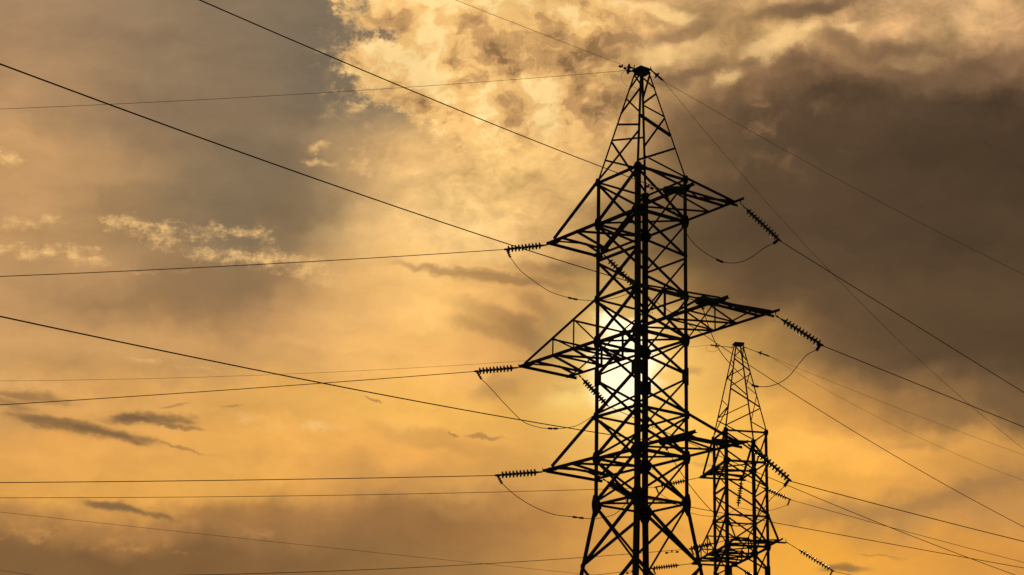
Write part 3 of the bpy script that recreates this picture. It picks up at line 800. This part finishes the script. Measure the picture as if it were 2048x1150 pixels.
for key, label, n, l0 in [
    ('A1', 'glass disc string pointing left from the upper left crossarm of the large pylon', 10, 0.20),
    ('A2', 'glass disc string pointing left from the long middle left crossarm of the large pylon', 10, 0.20),
    ('A3', 'glass disc string pointing left from the lowest left crossarm of the large pylon', 10, 0.20),
    ('B1', 'disc string slanting down inside the shaft from the upper left crossarm of the large pylon', 11, 0.28),
    ('B2', 'disc string slanting down behind the shaft beside the sun, from the middle left crossarm', 11, 0.28),
    ('B3', 'disc string slanting down behind the shaft from the lowest left crossarm of the large pylon', 11, 0.28),
    ('C1', 'foreshortened disc string seen end on at the upper right crossarm of the large pylon', 11, 0.22),
    ('C2', 'foreshortened disc string seen end on at the middle right crossarm of the large pylon', 11, 0.22),
    ('C3', 'foreshortened disc string seen end on at the lowest right crossarm of the large pylon', 11, 0.22),
    ('D1', 'long disc string falling right from the upper right crossarm tip against the dark cloud', 11, 0.30),
    ('D2', 'long disc string falling right from the middle right crossarm tip of the large pylon', 11, 0.30),
    ('D3', 'long disc string falling right from the lowest right crossarm, in front of the small pylon', 11, 0.30)]:
    disc_string(key, label, LG, n, l0, tail=jstart(key), tail_len=0.30)
for key, label, n, l0 in [
    ('TA1', 'small disc string pointing left from the upper left crossarm of the small pylon', 10, 0.85),
    ('TB1', 'small disc string pointing right from the upper left crossarm of the small pylon', 10, 1.15),
    ('TA2', 'small disc string pointing left from the lower left crossarm of the small pylon', 10, 0.80),
    ('TB2', 'small disc string falling right below the lower left crossarm of the small pylon', 10, 0.60),
    ('TC2', 'small disc string pointing left from the near crossarm of the small pylon', 10, 1.10),
    ('TD2', 'small disc string falling right from the near crossarm tip of the small pylon', 11, 0.85)]:
    disc_string(key, label, LG, n, l0, pitch=0.152 if key == 'TD2' else 0.13, tail=jstart(key) or (Vector(STRINGS[key][1]) + Vector((0.25 if key[1] == 'A' or key[1] == 'C' else -0.25, 0, -0.35))), tail_len=0.32)
disc_string('TV', 'upright disc string hanging from the upper left crossarm of the small pylon', LG, 9, 0.18)
for key, label, n, l0 in [
    ('PA', 'short disc string holding the level left ground wire at the large pylon peak', 2, 0.14),
    ('PC', 'short disc string holding the rising left ground wire at the large pylon peak', 2, 0.14),
    ('PD', 'single disc string holding both right ground wires at the large pylon peak', 1, 0.22),
    ('TPA', 'short single disc string left of the peak of the small pylon', 1, 0.80),
    ('TPD', 'short single disc string right of the peak of the small pylon', 1, 0.85)]:
    disc_string(key, label, 'short insulator strings at the peaks', n, l0)

WL = {'X1': ('ground_wire', 'very thin faint cable crossing the lower left, falling to the small pylon shaft'),
      'X2': ('ground_wire', 'short stretch of thin cable in the bottom left corner'),
      'A1': ('conductor', 'conductor running left from the upper left crossarm of the large pylon'),
      'A2': ('conductor', 'conductor running left from the long middle left crossarm of the large pylon'),
      'A3': ('conductor', 'nearly level conductor running left from the lowest left crossarm of the large pylon'),
      'B1': ('conductor', 'conductor from the upper left crossarm passing behind the shaft and the small pylon peak'),
      'B2': ('conductor', 'conductor from the middle left crossarm passing behind both pylons to the lower right corner'),
      'B3': ('conductor', 'nearly level conductor from the lowest left crossarm passing behind both pylons'),
      'C1': ('conductor', 'thick conductor rising from the upper right crossarm to the top edge left of centre'),
      'C2': ('conductor', 'thick conductor rising from the middle right crossarm to the upper left edge'),
      'C3': ('conductor', 'thick conductor rising from the lowest right crossarm to the left edge below the small clouds'),
      'D1': ('conductor', 'conductor falling right from the upper right crossarm of the large pylon over the dark cloud'),
      'D2': ('conductor', 'conductor falling right from the middle right crossarm of the large pylon'),
      'D3': ('conductor', 'conductor falling right from the lowest right crossarm of the large pylon'),
      'PA': ('ground_wire', 'thin ground wire running left and slightly down from the peak of the large pylon'),
      'PC': ('ground_wire', 'thin ground wire rising left from the peak of the large pylon over the bright cloud'),
      'PD': ('ground_wire', 'thin ground wire falling gently right from the peak of the large pylon'),
      'PD_2': ('ground_wire', 'thin ground wire falling steeply right from the peak of the large pylon'),
      'TA1': ('conductor', 'thin conductor running left from the upper left crossarm of the small pylon'),
      'TA2': ('conductor', 'thin conductor running left from the lower left crossarm of the small pylon'),
      'TB1': ('conductor', 'thin conductor falling right from the upper left crossarm of the small pylon'),
      'TC2': ('conductor', 'thin conductor running left from the near crossarm of the small pylon in the lower left'),
      'TD2': ('conductor', 'thin conductor falling right from the near crossarm of the small pylon'),
      'TPA': ('ground_wire', 'very thin ground wire running left from the peak of the small pylon'),
      'TPD': ('ground_wire', 'upper of two very thin ground wires running right from the small pylon peak'),
      'TPD_2': ('ground_wire', 'lower of two very thin ground wires running right from the small pylon peak')}
for key, phi, a_, b_, L in WIRES:
    p0 = Vector(STRINGS[key.split('_')[0]][1]); ph = math.radians(phi); H = Vector((math.cos(ph), math.sin(ph), 0))
    L = min(L, 90 if key in ('D2', 'TD2', 'TA2', 'B3') else L)
    pts = []
    for i in range(61):
        d = L * (i / 60) ** 1.5
        q = p0 + H * d + UP * (a_ * d + b_ * d * d)
        if q.z > 0.4: pts.append(q)
    nm, lab = WL[key]
    r = 0.0125 if nm == 'conductor' else 0.0065
    if key[0] in 'CD': r = 0.0135
    if key[0] == 'T': r *= 1.0
    w = MB(); w.tube(pts, r, 6); o = w.build(nm, WIRE, None, p0)
    o['label'] = lab; o['category'] = 'cable'; o['group'] = 'conductors of the power line' if nm == 'conductor' else 'ground wires and other thin cables'


def spline(P, n=8):
    P = [Vector(p) for p in P]; out = []
    for i in range(len(P) - 1):
        p0, p1, p2, p3 = P[max(i - 1, 0)], P[i], P[i + 1], P[min(i + 2, len(P) - 1)]
        for k in range(n):
            t = k / n
            out.append(0.5 * ((2 * p1) + (p2 - p0) * t + (2 * p0 - 5 * p1 + 4 * p2 - p3) * t * t + (3 * p1 - p0 - 3 * p2 + p3) * t * t * t))
    out.append(P[-1]); return out


JL = {'J1': 'slack jumper loop hanging under the upper left crossarm of the large pylon',
      'J2': 'deep slack jumper loop hanging under the middle left crossarm of the large pylon',
      'J3': 'slack jumper loop hanging under the lowest left crossarm of the large pylon',
      'J4': 'slack jumper loop hanging against the dark cloud under the upper right crossarm',
      'J5': 'deep slack jumper loop passing in front of the small pylon top',
      'J6': 'slack jumper loop passing in front of the small pylon shaft, under the lowest right crossarm',
      'JT': 'shallow jumper loop of the small pylon, held up by the upright disc string'}
SPL = {'J1': 4.1, 'J2': 5.0, 'J3': 4.25, 'J4': 3.3, 'J5': 4.6, 'J6': 4.0, 'JT': None}
for key, (a, b, P) in JUMPERS.items():
    A_, B_ = Vector(STRINGS[a][1]), Vector(STRINGS[b][1])
    da, db = (A_ - Vector(STRINGS[a][0])).normalized(), (B_ - Vector(STRINGS[b][0])).normalized()
    P0, P1 = Vector(P[0]), Vector(P[-1])
    s0, s1 = A_ - da * 0.10, B_ - db * 0.10
    P0, P1 = s0 + (P0 - s0).normalized() * 0.29, s1 + (P1 - s1).normalized() * 0.29
    pts = spline([P0] + P[1:-1] + [P1])
    root = thing('jumper_cable', JL[key], 'jumper cable', pts[len(pts) // 2], 'slack jumper cables')
    m = MB(); m.tube(pts, 0.0115, 6); part(m, 'cable', WIRE, root)
    if SPL[key] is not None:
        i = int(SPL[key] * 8)
        for j in (0, 3 if key not in ('J5',) else 3):
            p, q = pts[min(i + j, len(pts) - 2)], pts[min(i + j + 1, len(pts) - 1)]
            d = (q - p).normalized()
            m = MB(); m.lathe(p - d * 0.09, d, [(0, 0.014), (0.03, 0.036), (0.16, 0.036), (0.19, 0.014)], 8)
            part(m, 'splice_sleeve', DARK, root)
        p, q = pts[min(i, len(pts) - 1)], pts[min(i + 3, len(pts) - 1)]
        m = MB(); m.tube([p, q], 0.02, 6); part(m, 'splice_bar', DARK, root)


def damper(key, dist, label, sz=1.0):
    w = [x for x in WIRES if x[0] == key][0]
    p0 = Vector(STRINGS[key.split('_')[0]][1]); ph = math.radians(w[1]); H = Vector((math.cos(ph), math.sin(ph), 0))
    c = p0 + H * dist + UP * (w[2] * dist + w[3] * dist * dist); d = (H + UP * w[2]).normalized()
    root = thing('vibration_damper', label, 'vibration damper', c, 'vibration dampers on the cables')
    m = MB(); m.bar(c - d * 0.03 - UP * 0.09, c - d * 0.03 + UP * 0.02, 0.06, 0.03, d, d.cross(UP).normalized()); part(m, 'clamp', DARK, root)
    m = MB(); m.tube([c - d * 0.22 * sz - UP * 0.09, c + d * 0.22 * sz - UP * 0.09], 0.008, 6); part(m, 'rod', DARK, root)
    for s_ in (-1, 1):
        m = MB(); m.lathe(c + d * s_ * 0.16 * sz - UP * 0.09, d * s_, [(0, 0.025), (0.02, 0.045), (0.13, 0.045), (0.15, 0.02)], 8); part(m, 'weight', DARK, root)


damper('TC2', 0.85, 'small dumbbell damper under the thin cable left of the small pylon', 1.2)
damper('TA2', 1.0, 'small dumbbell damper at the bottom edge, in front of the large pylon foot', 1.2)
damper('PC', 0.5, 'small dumbbell damper on the ground wire left of the large pylon peak')
damper('C1', 1.3, 'small dumbbell damper between the legs at the upper right crossarm string')
damper('C3', 1.2, 'small dumbbell damper between the legs at the lowest right crossarm string')

# thin bonding wire loop at the peak of the large pylon
c0 = Vector(STRINGS['PA'][1])
lp = [c0 + Vector((-0.05, 0, -0.02)), c0 + Vector((-0.16, 0.02, -0.16)), c0 + Vector((-0.12, 0.06, -0.38)), c0 + Vector((0.05, 0.12, -0.52)), c0 + Vector((0.22, 0.2, -0.50)), Vector((4.18, 61.3, 28.25))]
m = MB(); m.tube(spline(lp, 6), 0.005, 5)
o = m.build('bonding_wire', WIRE, None, c0); o['label'] = 'very thin looped bonding wire hanging left of the large pylon peak'; o['category'] = 'cable'
c0 = Vector(STRINGS['TPA'][1])
lp = [c0 + Vector((-0.1, 0, 0.0)), c0 + Vector((-0.2, 0.02, -0.22)), c0 + Vector((0.1, 0.06, -0.34)), c0 + Vector((0.4, 0.1, -0.22)), c0 + Vector((0.45, 0.22, 0.03))]
m = MB(); m.tube(spline(lp, 6), 0.006, 5)
o = m.build('bonding_wire', WIRE, None, c0); o['label'] = 'tiny looped bonding wire hanging left of the small pylon peak'; o['category'] = 'cable'
